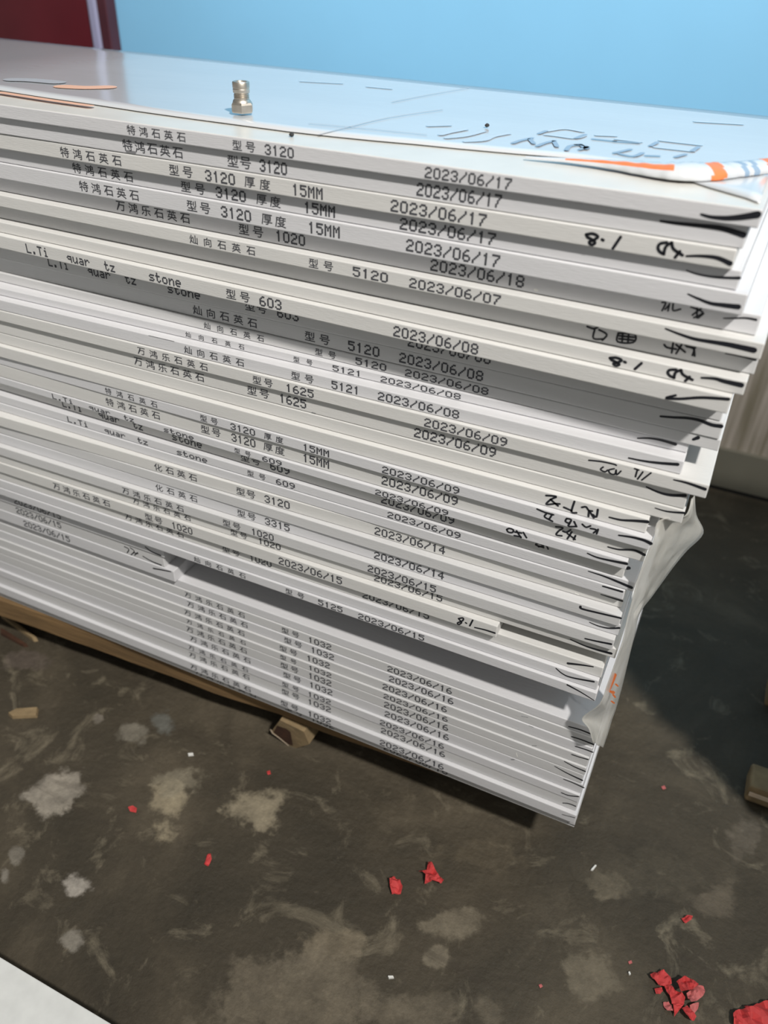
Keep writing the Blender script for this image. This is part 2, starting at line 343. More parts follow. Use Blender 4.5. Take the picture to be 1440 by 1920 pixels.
row(7, ('c', B5, 352, 440, 482, 478), ('c', MO, 577, 487, 627, 508), ('d', '5120', 662, 507, 727, 528), ('d', '2023/06/07', 768, 530, 938, 568))
row(10, ('d', 'L.Ti', 50, 468, 92, 485), ('d', 'quar', 126, 485, 170, 505), ('d', 'tz', 197, 505, 217, 515), ('d', 'stone', 280, 520, 340, 540), ('c', MO, 423, 550, 470, 562), ('d', '603', 487, 565, 528, 580), ('d', '2023/06/08', 738, 625, 896, 660))
row(11, ('d', 'L.Ti', 90, 490, 128, 500), ('d', 'quar', 165, 508, 207, 520), ('d', 'tz', 235, 525, 255, 530), ('d', 'stone', 315, 545, 375, 555), ('c', MO, 460, 575, 500, 582), ('d', '603', 520, 590, 560, 600), ('d', '2023/06/08', 765, 642, 920, 675))
row(12, ('c', B5, 360, 578, 484, 612), ('c', MO, 570, 625, 620, 645), ('d', '5120', 653, 645, 711, 667), ('d', '2023/06/08', 749, 672, 905, 712))
row(13, ('c', B5, 378, 602, 499, 638), ('c', MO, 588, 655, 633, 668), ('d', '5120', 667, 672, 724, 695), ('d', '2023/06/08', 760, 695, 915, 738))
row(14, ('c', B5, 342, 615, 463, 650), ('c', MO, 546, 663, 590, 678), ('d', '5121', 624, 683, 678, 707), ('d', '2023/06/08', 714, 712, 863, 750))
row(15, ('c', B5, 342, 645, 460, 680), ('c', MO, 544, 692, 590, 708), ('d', '5121', 622, 713, 674, 738), ('d', '2023/06/08', 709, 742, 860, 785))
row(16, ('c', W6, 255, 650, 392, 692), ('c', MO, 473, 705, 512, 720), ('d', '1625', 536, 722, 588, 742), ('d', '2023/06/09', 796, 792, 950, 835))
row(17, ('c', W6, 250, 672, 384, 708), ('c', MO, 463, 725, 505, 740), ('d', '1625', 524, 742, 574, 762), ('d', '2023/06/09', 777, 812, 929, 855))
row(20, ('c', A5, 195, 732, 298, 762), ('c', MO, 373, 775, 410, 790), ('d', '3120', 432, 792, 478, 810), ('c', TH, 493, 808, 533, 825), ('d', '15MM', 568, 835, 617, 853), ('d', '2023/06/09', 717, 880, 861, 922))
row(21, ('c', A5, 198, 754, 302, 785), ('c', MO, 376, 797, 414, 815), ('d', '3120', 434, 815, 479, 835), ('c', TH, 494, 835, 534, 850), ('d', '15MM', 568, 855, 617, 875), ('d', '2023/06/09', 716, 902, 858, 942))
row(22, ('d', 'L.Ti', 98, 742, 137, 755), ('d', 'quar', 167, 764, 207, 778), ('d', 'tz', 232, 780, 251, 788), ('d', 'stone', 307, 803, 363, 822), ('c', MO, 437, 842, 473, 855), ('d', '609', 492, 857, 528, 870), ('d', '2023/06/09', 704, 920, 840, 965))
row(23, ('d', 'L.Ti', 118, 762, 154, 772), ('d', 'quar', 187, 787, 225, 798), ('d', 'tz', 250, 800, 268, 806), ('d', 'stone', 324, 827, 379, 842), ('c', MO, 452, 862, 488, 870), ('d', '609', 507, 878, 543, 890), ('d', '2023/06/09', 715, 938, 851, 982))
row(24, ('d', 'L.Ti', 127, 787, 166, 802), ('d', 'quar', 197, 812, 236, 825), ('d', 'tz', 259, 830, 278, 838), ('d', 'stone', 332, 850, 389, 870), ('c', MO, 461, 884, 501, 900), ('d', '609', 518, 904, 553, 917), ('d', '2023/06/09', 727, 964, 863, 1008))
row(26, ('c', '化石英石', 287, 866, 370, 893), ('c', MO, 443, 912, 478, 925), ('d', '3120', 496, 928, 543, 946), ('d', '2023/06/14', 703, 992, 834, 1038))
row(28, ('c', '化石英石', 290, 910, 372, 940), ('c', MO, 445, 962, 480, 975), ('d', '3315', 497, 975, 543, 995), ('d', '2023/06/14', 702, 1038, 832, 1085))
row(29, ('c', W6, 227, 912, 346, 955), ('c', MO, 417, 972, 451, 985), ('d', '1020', 471, 987, 513, 1008), ('d', '2023/06/15', 690, 1062, 817, 1108))
row(30, ('c', W6, 247, 932, 359, 970), ('c', MO, 431, 990, 464, 1005), ('d', '1020', 484, 1005, 526, 1025), ('d', '2023/06/15', 702, 1083, 829, 1125))
row(31, ('c', W6, 98, 905, 208, 950), ('c', MO, 271, 964, 305, 980), ('d', '1020', 322, 982, 361, 1000), ('d', '2023/06/15', 523, 1053, 641, 1095))
row(32, ('c', W6, 234, 968, 346, 1005), ('c', MO, 417, 1030, 450, 1040), ('d', '1020', 468, 1043, 509, 1060), ('d', '2023/06/15', 680, 1116, 804, 1160))
row(34, ('c', B5, 361, 1045, 463, 1080), ('c', MO, 533, 1103, 573, 1120), ('d', '5125', 597, 1124, 642, 1145), ('d', '2023/06/15', 672, 1155, 795, 1200))
row(35, ('d', '2023/06/15', 28, 945, 115, 975)); row(36, ('d', '2023/06/15', 32, 962, 116, 993)); row(37, ('d', '2023/06/15', 45, 982, 131, 1013))
c0 = [345, 350, 344, 347, 348, 355, 351, 353, 355, 365]; m0 = [527, 532, 523, 523, 525, 530, 527, 527, 525, 533]
n0 = [578, 583, 575, 578, 578, 580, 577, 577, 577, 583]; d0 = [727, 730, 718, 720, 721, 722, 713, 715, 713, 720]
cy = [1113, 1130, 1143, 1158, 1173, 1193, 1208, 1222, 1242, 1253]
for i in range(10):
    y = cy[i]
    row(39 + i, ('c', W6, c0[i], y, c0[i] + 116, y + 42), ('c', MO, m0[i], y + 66, m0[i] + 35, y + 79), ('d', '1032', n0[i], y + 80, n0[i] + 43, y + 98), ('d', '2023/06/16', d0[i], y + 138, d0[i] + 120, y + 186))

def H4(x, y): return (1040 + x / 3.6, 360 + y / 3.6)
def H5(x, y): return (1040 + x / 3.6, 660 + y / 3.6)
def H6(x, y): return (900 + x / 3.6, 900 + y / 3.6)
def H7(x, y): return (900 + x / 3.6, 1240 + y / 3.6)
def L8(x, y): return (200 + x / 3.6, 960 + y / 3.6)
def R2(x, y): return (600 + x / 3.6, 900 + y / 3.6)
# edge marks: slab -> (frame, points, start width mm, end width mm)
MK = {1: (H4, [(990, 150), (1060, 168), (1160, 175), (1260, 168), (1370, 150)], 1.6, 5.0), 2: (H4, [(715, 195), (820, 210), (1000, 228), (1130, 245), (1275, 290)], 1.6, 4.2),
      3: (H4, [(890, 432), (1000, 432), (1100, 445), (1185, 482)], 1.5, 3.6), 4: (H4, [(890, 528), (950, 550), (1050, 570), (1150, 578), (1248, 580)], .8, 2.2),
      5: (H4, [(900, 688), (960, 715), (1050, 750), (1130, 762), (1240, 775)], 1.0, 3.8), 6: (H4, [(1140, 852), (1200, 852), (1290, 850), (1360, 862)], .8, 1.8),
      7: (H4, [(760, 875), (850, 910), (960, 945), (1100, 968), (1200, 985), (1360, 1020)], 1.2, 4.4), 8: (H4, [(1150, 1090), (1250, 1107), (1355, 1129)], .6, 2.4),
      9: (H4, [(1000, 1223), (1090, 1228), (1150, 1245), (1270, 1272)], 1.6, 4.0), 10: (H5, [(820, 278), (755, 300), (850, 303), (1000, 290), (1180, 297)], 2.0, 2.6),
      12: (H5, [(715, 433), (800, 440), (900, 445), (980, 460), (1060, 490), (1125, 500)], 1.8, 3.4), 13: (H5, [(945, 562), (975, 550)], 2.4, 3.4),
      14: (H5, [(560, 582), (640, 582), (720, 595), (815, 622)], 1.2, 2.8), 15: (H5, [(500, 715), (600, 735), (700, 748), (830, 758)], 1.4, 3.0),
      16: (H5, [(805, 862), (900, 885), (1015, 925)], 1.2, 3.0), 17: (H5, [(620, 910), (700, 945), (780, 965), (880, 968)], 1.4, 3.2),
      18: (H5, [(680, 1047), (760, 1070), (875, 1080)], .9, 2.2), 19: (H5, [(370, 1112), (450, 1130), (540, 1135), (628, 1142)], 1.6, 3.2),
      20: (H5, [(435, 1233), (520, 1245), (600, 1265), (650, 1288)], 1.6, 3.4), 21: (H5, [(360, 1315), (430, 1332), (520, 1335), (560, 1345), (605, 1368)], 1.4, 3.0),
      22: (H6, [(735, 452), (800, 480), (900, 503), (1000, 522)], 1.2, 3.0), 23: (H6, [(1000, 570), (1012, 566)], 3.0, 3.6),
      24: (H6, [(735, 605), (830, 635), (920, 670), (1025, 715)], 1.0, 3.2), 25: (H6, [(830, 715), (890, 732), (960, 752)], 1.6, 2.2),
      26: (H6, [(815, 772), (880, 792), (960, 816)], .8, 2.2), 27: (H6, [(682, 840), (692, 855), (800, 882), (955, 918)], 2.4, 2.0),
      28: (H6, [(740, 960), (800, 985), (870, 1000), (940, 998)], 1.0, 2.4), 29: (H6, [(710, 1070), (790, 1088), (885, 1107)], 1.6, 2.4),
      30: (H6, [(610, 1075), (700, 1115), (790, 1145), (885, 1170)], 1.0, 3.0), 31: (R2, [(1045, 995), (1110, 1010), (1180, 1032)], 1.6, 2.2),
      32: (H6, [(596, 1233), (680, 1242), (765, 1255)], 3.0, 1.4), 33: (H6, [(515, 1263), (560, 1300), (620, 1325), (770, 1353)], 1.2, 2.2),
      34: (H7, [(590, 160), (680, 210), (770, 268)], 2.0, .9), 35: (L8, [(262, 235), (300, 265), (365, 293)], 1.8, 2.2), 36: (L8, [(245, 298), (300, 330), (368, 358)], 1.4, 2.0),
      37: (L8, [(315, 375), (370, 385), (432, 397)], 2.2, 1.8), 38: (H7, [(600, 440), (680, 462), (755, 492)], 1.6, 2.2), 39: (H7, [(620, 508), (690, 530), (765, 560)], 1.6, 2.2),
      40: (H7, [(645, 574), (700, 590), (760, 612)], 1.4, 2.0), 41: (H7, [(620, 628), (670, 645), (730, 662)], 1.4, 1.6), 42: (H7, [(575, 655), (640, 690), (715, 722)], 1.2, 2.0),
      43: (H7, [(505, 708), (590, 755), (690, 802)], 1.0, 2.4), 44: (H7, [(565, 795), (630, 820), (700, 852)], 1.2, 2.0), 45: (H7, [(550, 886), (600, 905), (665, 912)], 1.4, 1.8),
      46: (H7, [(560, 956), (600, 960), (645, 977)], 1.4, 1.8), 47: (H7, [(555, 1033), (600, 1045), (640, 1055)], .8, 1.2), 48: (H7, [(590, 1090), (635, 1107)], 1.0, 1.6)}
E8 = [(215, 275), (260, 268), (295, 290), (265, 315), (235, 330), (250, 352), (275, 335), (250, 310), (225, 295), (215, 275)]
CAI = [[(760, 325), (715, 335), (700, 365), (712, 395), (740, 412)], [(795, 325), (755, 355), (738, 410)], [(795, 325), (805, 372), (865, 418)], [(848, 390), (815, 435)]]
sh = lambda L, dx, dy: [(x + dx, y + dy) for x, y in L]
HW = {3: (H4, [E8, [(322, 310), (330, 316)], [(448, 290), (395, 375)]] + CAI, 3.0),
      9: (H4, [sh(E8, 170, 790), [(482, 1093), (490, 1099)], [(600, 1095), (550, 1160)]] + [sh(c, 76, 808) for c in CAI], 3.0),
      6: (H4, [[(725, 745), (750, 748), (725, 800)], [(745, 792), (770, 765)], [(775, 755), (765, 802)], [(800, 755), (800, 800), (850, 790)], [(920, 775), (1000, 812), (940, 848)], [(930, 830), (990, 785)], [(962, 780), (960, 850)], [(1005, 820), (970, 850)]], 1.8),
      8: (H4, [[(220, 908), (260, 922), (290, 914)], [(270, 930), (262, 988), (330, 992)], [(300, 930), (352, 962), (322, 1000)], [(430, 952), (540, 962), (530, 1015), (425, 1010), (430, 952)], [(435, 970), (535, 980)], [(435, 990), (530, 1000)], [(460, 955), (455, 1010)], [(500, 955), (495, 1012)],
                [(740, 1030), (760, 1050), (820, 1060)], [(800, 1018), (790, 1085)], [(820, 1030), (880, 1080)], [(860, 1025), (820, 1090)], [(890, 1042), (940, 1060), (930, 1102)], [(940, 1040), (945, 1106)], [(880, 1030), (950, 1050)]], 2.2),
      16: (H5, [[(235, 715), (320, 722), (400, 738), (420, 747)], [(330, 765), (312, 785), (340, 802), (360, 788)], [(405, 775), (368, 788), (378, 815), (408, 818), (418, 785)], [(418, 785), (420, 822), (450, 792)], [(545, 768), (572, 778)], [(562, 780), (548, 832)], [(600, 792), (562, 850)], [(655, 797), (590, 857)]], 2.0),
      19: (H6, [[(450, 85), (520, 92), (482, 112), (450, 145), (500, 142)], [(480, 112), (530, 155)], [(508, 140), (542, 142)], [(570, 165), (620, 187)], [(642, 125), (622, 195), (655, 202)], [(692, 165), (720, 162), (738, 185), (762, 190)], [(740, 190), (736, 226)], [(750, 200), (772, 236)], [(800, 180), (790, 230), (768, 215)]], 2.6),
      20: (H6, [[(390, 175), (440, 198), (500, 215)], [(450, 212), (440, 235), (492, 266)], [(490, 215), (470, 250)], [(590, 240), (580, 262), (605, 275), (620, 248), (590, 240)], [(610, 275), (600, 300), (648, 300)], [(640, 262), (655, 300)], [(695, 280), (720, 302), (750, 290)], [(750, 310), (790, 320), (770, 344)], [(802, 315), (790, 350)]], 2.4),
      21: (H6, [[(512, 315), (560, 322), (530, 345), (515, 370), (552, 376)], [(560, 345), (585, 352), (612, 335)], [(590, 360), (642, 400)], [(620, 350), (590, 396)], [(645, 375), (632, 402)]], 2.4),
      22: (H6, [[(185, 308), (202, 297), (230, 308), (222, 330), (195, 328), (185, 308)], [(240, 325), (285, 330)], [(252, 315), (280, 368)], [(235, 355), (280, 362)], [(298, 325), (310, 350), (318, 366)]], 2.4),
      23: (H6, [[(360, 415), (402, 422), (375, 436), (430, 456)], [(400, 426), (430, 444), (395, 450)], [(445, 430), (460, 465)]], 2.4),
      31: (R2, [[(935, 946), (965, 942), (962, 960), (928, 975), (936, 986), (955, 972), (942, 956), (935, 946)], [(982, 974), (988, 978)], [(1030, 957), (1010, 995)]], 2.4),
      36: (L8, [[(120, 235), (150, 252), (140, 276)], [(160, 242), (187, 266), (166, 290)], [(180, 275), (212, 282)], [(190, 292), (210, 275)]], 2.0)}
# small chips, scuffs and dust spots on the front faces
SC = [(2, [(238, 285), (246, 287), (254, 288)], 2.6, 'dark'), (6, [(1003, 543), (1007, 544)], 2.4, 'pale'), (39, [(978, 1343), (990, 1345)], .7, 'dark'), (40, [(995, 1345), (1003, 1349)], .8, 'dark'),
      (41, [(998, 1398), (1006, 1398)], 1.0, 'dark'), (43, [(968, 1412), (970, 1418)], 2.0, 'pale'), (44, [(959, 1424), (964, 1424)], 1.8, 'dark'), (15, [(277, 614), (300, 620), (325, 627)], .7, 'dark'),
      (26, [(1079, 1112), (1084, 1116)], 2.0, 'pale'), (17, [(585, 773), (592, 775)], .9, 'dark')]
ORD = ['topmost', 'second', 'third', 'fourth', 'fifth', 'sixth', 'seventh', 'eighth', 'ninth', 'tenth', 'eleventh', 'twelfth', 'thirteenth', 'fourteenth', 'fifteenth', 'sixteenth',
       'seventeenth', 'eighteenth', 'nineteenth', 'twentieth', 'twenty-first', 'twenty-second', 'twenty-third', 'twenty-fourth']
SPEC = {1: 'topmost cream slab of the big stack, film on its top face', 8: 'recessed grey slab with smudged handwriting, just under the slab dated 2023/06/07',
        9: 'slab with handwritten 1.8, ninth from the top of the big stack', 3: 'slab with handwritten 1.8 and 3120 print, third from the top', 18: 'unprinted slab below two slabs printed 1625',
        19: 'unprinted slab with upper row of black handwriting beside its right end', 25: 'unprinted thin slab below the three slabs printed 609', 27: 'unprinted slab between the two slabs dated 2023/06/14',
        31: 'short slab marked 8.1, ending well before the right end of the stack', 33: 'unprinted slab resting on the lowest slab printed 5125', 34: 'slab printed 5125 that spans the dark gap in the stack',
        35: 'uppermost of three short slabs filling the left of the dark gap', 36: 'middle one of three short slabs filling the left of the dark gap', 37: 'lowest of three short slabs filling the left of the dark gap',
        38: 'unprinted slab under the dark gap, above all slabs printed 1032', 48: 'bottom slab of the big stack, set back above the wooden beam'}
def slab_y(k, x):      # k from 1
    a, b = Y0[k - 1], Y1[k - 1]; m = (b - a) / -0.49; return a + m * (x + 0.20)
XL = -2.15; DEPTH = 0.405
slabs = {}
for k in range(1, NS + 1):
    a, b = Y0[k - 1], Y1[k - 1]; m = (b - a) / -0.49; ang = math.atan(m)
    zt, zb_ = Zk[k - 1], Zk[k]
    px, py = ENDS[k - 1]; pe = on_y(px, py, a)
    xr = pe.x
    origin = Vector((xr, slab_y(k, xr), zb_)); gap = 0.0004
    t = zt - zb_ - gap
    mt = {'c': stone_cool, 'w': stone_warm, 'g': stone_grey}[MATS[k - 1]]
    bm = bmesh.new(); vs = add_box(bm, (XL - xr, 0, 0), (0, DEPTH, t), 0.0009, 2)
    rnd = random.Random(k)
    sl = from_bm('stone_plate', bm, mt); sl.location = origin; sl.rotation_euler = (0, 0, ang)
    if k == 1:
        sl.data.materials.append(stone_top)
        for f in sl.data.polygons:
            if f.normal.z > 0.9: f.material_index = 1
    txt = ', '.join(s[2] for s in T if s[0] == k and s[1] == 'd' and s[2] not in ('quar', 'tz', 'stone', 'L.Ti'))
    if '15MM' in txt: txt = '3120 15MM'
    if k in SPEC: lab = SPEC[k]
    elif k <= 24: lab = 'white stone slab printed %s, %s from the top of the big stack' % (txt, ORD[k - 1])
    else: lab = 'white stone slab printed %s, %s from the bottom of the big stack' % (txt, ORD[48 - k])
    tag(sl, lab, 'slab', 'stone slabs in the big stack')
    slabs[k] = (sl, origin, ang, t)
bpy.context.view_layer.update()
def to_local(k, px, py):
    """meet the front face of slab k under the given view point, in the slab's own frame"""
    sl, o, ang, t = slabs[k]
    n = Vector((math.sin(ang), -math.cos(ang), 0)); r = ray(px, py)
    p = CAM + r * ((o - CAM).dot(n) / r.dot(n)); d = p - o
    return Vector((d.x * math.cos(ang) + d.y * math.sin(ang), 0, d.z))
INK = 0.00018
byk = {}
for (k, kind, s, x0, y0, x1, y1) in T: byk.setdefault(k, []).append((kind, s, x0, y0, x1, y1))
for k, items in byk.items():
    sl, o, ang, t = slabs[k]
    h = min(0.0098, t * 0.66)
    for (kind, s, x0, y0, x1, y1) in items:
        bm = bmesh.new()
        a = to_local(k, x0, y0).x; b = to_local(k, x1, y1).x
        (matrix_text if kind == 'd' else cjk_text)(bm, s, a, b, t * 0.48, h, -INK)
        from_bm('printed_text', bm, ink, sl)
def clampz(p, t, w): p = p.copy(); p.z = min(max(p.z, w / 2 + 0.0008), t - w / 2 - 0.0008); return p
for k, (fr, pts, w0, w1) in MK.items():
    sl, o, ang, t = slabs[k]; bm = bmesh.new(); w0 *= 0.0010; w1 *= 0.0010
    P = [to_local(k, *fr(*p)) for p in pts]
    zs = [p.z for p in P]; lo, hi = min(zs), max(zs); mid = (lo + hi) / 2; span = hi - lo
    room = t - 0.0016 - max(w0, w1); sc = min(1, room / span) if span > 1e-6 else 1
    c = min(max(mid, 0.0008 + max(w0, w1) / 2 + span * sc / 2), t - 0.0008 - max(w0, w1) / 2 - span * sc / 2)
    P = [Vector((p.x, -INK, c + (p.z - mid) * sc)) for p in P]
    ribbon(bm, smooth_line(P), w0, w1); mo = from_bm('marker_stroke', bm, marker, sl)
for k, (fr, lines, w) in HW.items():
    sl, o, ang, t = slabs[k]; bm = bmesh.new(); w *= 0.00076
    allp = [[to_local(k, *fr(*p)) for p in L] for L in lines]
    zs = [p.z for L in allp for p in L]; lo, hi = min(zs), max(zs)
    # keep the writing on the face it was written on, following the slab
    span = hi - lo; room = t - 0.0012 - w; sc = min(1, room / span); mid = (lo + hi) / 2; c = min(max(mid, t / 2 - (room - span * sc) / 2), t / 2 + (room - span * sc) / 2)
    for li, L in enumerate(allp):
        if li and li == {3: 3, 9: 3, 8: 10, 6: 4, 16: 4}.get(k): from_bm('handwriting', bm, marker, sl); bm = bmesh.new()
        P = [Vector((p.x, -INK, c + (p.z - mid) * sc)) for p in L]
        ribbon(bm, smooth_line(P, 4), w)
    from_bm('handwriting', bm, marker, sl)

scuff_dark = mat('scuff_dark', (0.22, 0.22, 0.23, 1), 0.8)
for k, pts, w, tone in SC:
    sl, o, ang, t = slabs[k]; bm = bmesh.new(); w *= 0.0008
    P = [to_local(k, *p) for p in pts]; P = [Vector((p.x, -INK, min(max(p.z, w), t - w))) for p in P]
    ribbon(bm, P, w); from_bm('scuff', bm, scuff_dark if tone == 'dark' else white_bit, sl)

# ------------------------------------------------------------------ film lying on the top slab, its print and its fold
s1, o1, a1, t1 = slabs[1]
FZ = ZT - 0.0004 + 0.0009
front = [(-60, 160), (0, 170), (90, 184), (175, 196), (260, 209), (360, 223), (450, 235), (540, 247), (620, 256), (700, 264), (780, 271), (860, 279), (960, 288), (1060, 296), (1150, 308), (1240, 322), (1330, 352), (1400, 372), (1424, 381)]
fp = [on_z(x, y, FZ) for x, y in front]
fl = empty('film_sheet', (-0.5, 0.2, FZ)); tag(fl, 'clear bluish protective film lying on top of the slab stack', 'film')
lo_ = Vector(fl.location)
bm = bmesh.new(); rows = []
fp = [Vector((XL + 0.02, fp[0].y + 0.04, FZ))] + fp
NJ = 14
for i, p in enumerate(fp):
    r_ = []
    for j in range(NJ + 1):
        s = j / NJ; yb = DEPTH - 0.004 + slab_y(1, p.x)
        q = Vector((p.x, p.y + (yb - p.y) * s, FZ))
        q.z += 0.0004 + 0.0002 * (noise.noise(Vector((q.x * 7, q.y * 16, 0))) + 0.5)
        r_.append(bm.verts.new(q - lo_))
    rows.append(r_)
for i in range(len(rows) - 1):
    for j in range(NJ): bm.faces.new((rows[i][j], rows[i + 1][j], rows[i + 1][j + 1], rows[i][j + 1]))
fs_ = from_bm('film', bm, film, fl, True); md = fs_.modifiers.new('t', 'SOLIDIFY'); md.thickness = 0.00025
def CA(x, y): return (800 + x / 4.5, 200 + y / 4.5)
def CB(x, y): return (1080 + x / 4.0, 200 + y / 4.0)
def flat_strokes(name, L, mt, w, z, par, nrm=Vector((0, 0, 1))):
    base = Vector(par.location)
    for pts in L:
        bm = bmesh.new(); P = [on_z(x, y, z) - base for x, y in pts]
        ribbon(bm, smooth_line(P, 4), w, nrm=nrm); from_bm(name, bm, mt, par)
PZ = FZ + 0.0013
A_ = lambda L: [CA(*p) for p in L]; B_ = lambda L: [CB(*p) for p in L]
flat_strokes('printed_logo', [A_(l) for l in ([(730, 305), (800, 282), (890, 262)], [(870, 272), (905, 310)], [(935, 330), (1000, 305), (1080, 285)], [(1075, 290), (1100, 335)], [(1180, 365), (1210, 330), (1300, 315)], [(1300, 320), (1345, 355)], [(950, 225), (1010, 203)])]
             + [B_(l) for l in ([(0, 235), (70, 208)], [(560, 292), (610, 265)], [(870, 332), (920, 300)], [(290, 345), (410, 318)], [(330, 352), (430, 370), (500, 345)], [(530, 365), (620, 368)], [(750, 375), (822, 355)], [(0, 285), (60, 290), (90, 310)], [(30, 320), (90, 300)], [(130, 240), (290, 257)], [(290, 258), (470, 270)])], logo_blue, 0.0042, PZ, fl)
flat_strokes('printed_stroke', [A_(l) for l in ([(1010, 205), (1160, 185), (1310, 208)], [(1010, 235), (1110, 247), (1250, 264), (1330, 240)], [(120, 235), (200, 215), (330, 190)], [(330, 292), (480, 282), (560, 250), (690, 225)], [(170, 262), (330, 245), (480, 205)], [(20, 160), (190, 155)])]
             + [B_(l) for l in ([(160, 212), (290, 217)], [(310, 242), (480, 262)], [(640, 252), (930, 285)], [(600, 302), (870, 332)], [(900, 110), (1240, 130)])] + [[(565, 152), (640, 156)], [(690, 162), (732, 166)]], logo_pale, 0.006, PZ - 0.0001, fl)
flat_strokes('orange_stripe', [[(120, 162), (160, 164), (200, 163)]], pale_orange, 0.022, PZ, fl)
flat_strokes('orange_edge', [[(0, 173), (90, 187), (168, 198)]], pale_orange, 0.009, PZ, fl)
flat_strokes('grey_smear', [[(25, 149), (60, 150), (105, 154)]], smear_grey, 0.022, PZ, fl)
flat_strokes('crease', [[(598, 252), (650, 239), (730, 220), (830, 205)], [(735, 191), (790, 180), (880, 164)], [(580, 231), (660, 238), (800, 252)]], smear_grey, 0.0014, PZ + 0.0001, fl)
# the rolled fold of loose film near the right end: a tapering roll that follows the front edge
fold = empty('film_fold', (-0.1, 0.05, FZ)); tag(fold, 'white roll of loose film with orange and blue stripes near the right end', 'film')
path = [(985, 296, 1.0), (1060, 303, 2.5), (1130, 311, 4.5), (1190, 320, 6.5), (1235, 327, 8.0), (1275, 331, 9.5), (1320, 330, 9.0), (1360, 326, 8.0), (1400, 322, 7.5), (1436, 318, 7.5), (1470, 315, 7.5)]
cen = smooth_line([Vector((*on_z(x, y, FZ + 0.001)[:2], r * 1.0)) for x, y, r in path], 8)
bm = bmesh.new(); rings = []
for i, c in enumerate(cen):
    a = cen[max(0, i - 1)]; b = cen[min(len(cen) - 1, i + 1)]; d = Vector((b.x - a.x, b.y - a.y, 0)).normalized(); s = Vector((-d.y, d.x, 0)); R = c.z / 1000
    base = Vector((c.x, c.y, FZ + 0.0012)) - fold.location; ring = []
    for j in range(15):
        th = math.pi * (1.15 - 1.3 * j / 14); rr = R * (1 + 0.10 * noise.noise(Vector((i * 0.35, j * 0.5, 2))))
        ring.append(bm.verts.new(base + s * (-math.cos(th) * rr * -1.7) + Vector((0, 0, max(0.0, math.sin(th) * rr)))))
    rings.append(ring)
n = len(rings)
for i in range(n - 1):
    u = i / (n - 1) * (len(path) - 1)
    for j in range(14):
        f = bm.faces.new((rings[i][j], rings[i + 1][j], rings[i + 1][j + 1], rings[i][j + 1]))
        v = u + 0.10 * abs(j - 7) * 0.35
        if 5.9 < v < 6.45: f.material_index = 1
        elif 7.35 < v < 7.6 or 7.85 < v < 8.1: f.material_index = 2
        elif 8.6 < v < 9.3: f.material_index = 1
        elif 0.9 < u < 4.6 and j in (4, 5): f.material_index = 1
ff = from_bm('film_roll', bm, None, fold, True); ff.data.materials.append(film); ff.data.materials.append(logo_orange); ff.data.materials.append(logo_blue)
for m_ in list(ff.data.materials): pass

# ------------------------------------------------------------------ film hanging down the right end
rowsP = [((1297, 935), (1303, 930), .03, .05), ((1284, 968), (1306, 965), .012, .06), ((1236, 976), (1319, 1000), .0, .075), ((1226, 1010), (1288, 1033), -.004, .07),
         ((1211, 1045), (1264, 1062), -.006, .065), ((1196, 1085), (1242, 1092), -.006, .06), ((1187, 1120), (1224, 1117), -.004, .055), ((1176, 1160), (1200, 1150), -.004, .04),
         ((1168, 1200), (1190, 1192), -.006, .04), ((1154, 1240), (1179, 1236), -.006, .04), ((1138, 1285), (1167, 1286), -.008, .04), ((1124, 1320), (1156, 1326), -.010, .04),
         ((1092, 1346), (1147, 1352), -.012, .035), ((1104, 1366), (1140, 1376), -.014, .03), ((1112, 1392), (1131, 1402), -.014, .02)]
hang_mat = mat('hanging_film', srgb(240, 238, 230), 0.12, 0, 20, 0.03, 0.9, 38, coat=0.8)
def thin_film(m):
    nt = m.node_tree; p = nt.nodes['Principled BSDF']; out = nt.nodes['Material Output']
    tr = nt.nodes.new('ShaderNodeBsdfTransparent'); tl = nt.nodes.new('ShaderNodeBsdfTranslucent'); tl.inputs[0].default_value = (0.95, 0.94, 0.91, 1)
    a = nt.nodes.new('ShaderNodeMixShader'); a.inputs[0].default_value = 0.55; b = nt.nodes.new('ShaderNodeMixShader'); b.inputs[0].default_value = 0.34
    nt.links.new(p.outputs[0], a.inputs[1]); nt.links.new(tl.outputs[0], a.inputs[2])
    nt.links.new(a.outputs[0], b.inputs[1]); nt.links.new(tr.outputs[0], b.inputs[2]); nt.links.new(b.outputs[0], out.inputs[0])
thin_film(hang_mat)
hf = empty('hanging_film', (0.0, 0.04, 0.4)); tag(hf, 'crumpled clear white film hanging down the right end of the slab stack', 'film')
def lerp(a, b, t): return a + (b - a) * t
LL = smooth_line([on_y(a[0], a[1], ya) for a, b, ya, yb in rowsP], 5); RR = smooth_line([on_y(b[0], b[1], yb) for a, b, ya, yb in rowsP], 5)
bm = bmesh.new(); grid = []
for i, (a, b) in enumerate(zip(LL, RR)):
    g = []
    for j in range(13):
        s = j / 12; p = lerp(a, b, s); amp = 0.003 * math.sin(math.pi * s) * (1.0 if i < 36 else 0.4)
        p = p + Vector((0.3, -1, 0.1)) * amp * (noise.noise(Vector((i * 0.16, j * 0.45, 0))) * 2.0 + 0.4 * noise.noise(Vector((i * 0.5, j * 1.2, 5))))
        g.append(bm.verts.new(p - hf.location))
    grid.append(g)
for i in range(len(grid) - 1):
    for j in range(12): bm.faces.new((grid[i][j], grid[i + 1][j], grid[i + 1][j + 1], grid[i][j + 1]))
hs = from_bm('film', bm, hang_mat, hf, True); md = hs.modifiers.new('t', 'SOLIDIFY'); md.thickness = 0.0003
bm = bmesh.new()
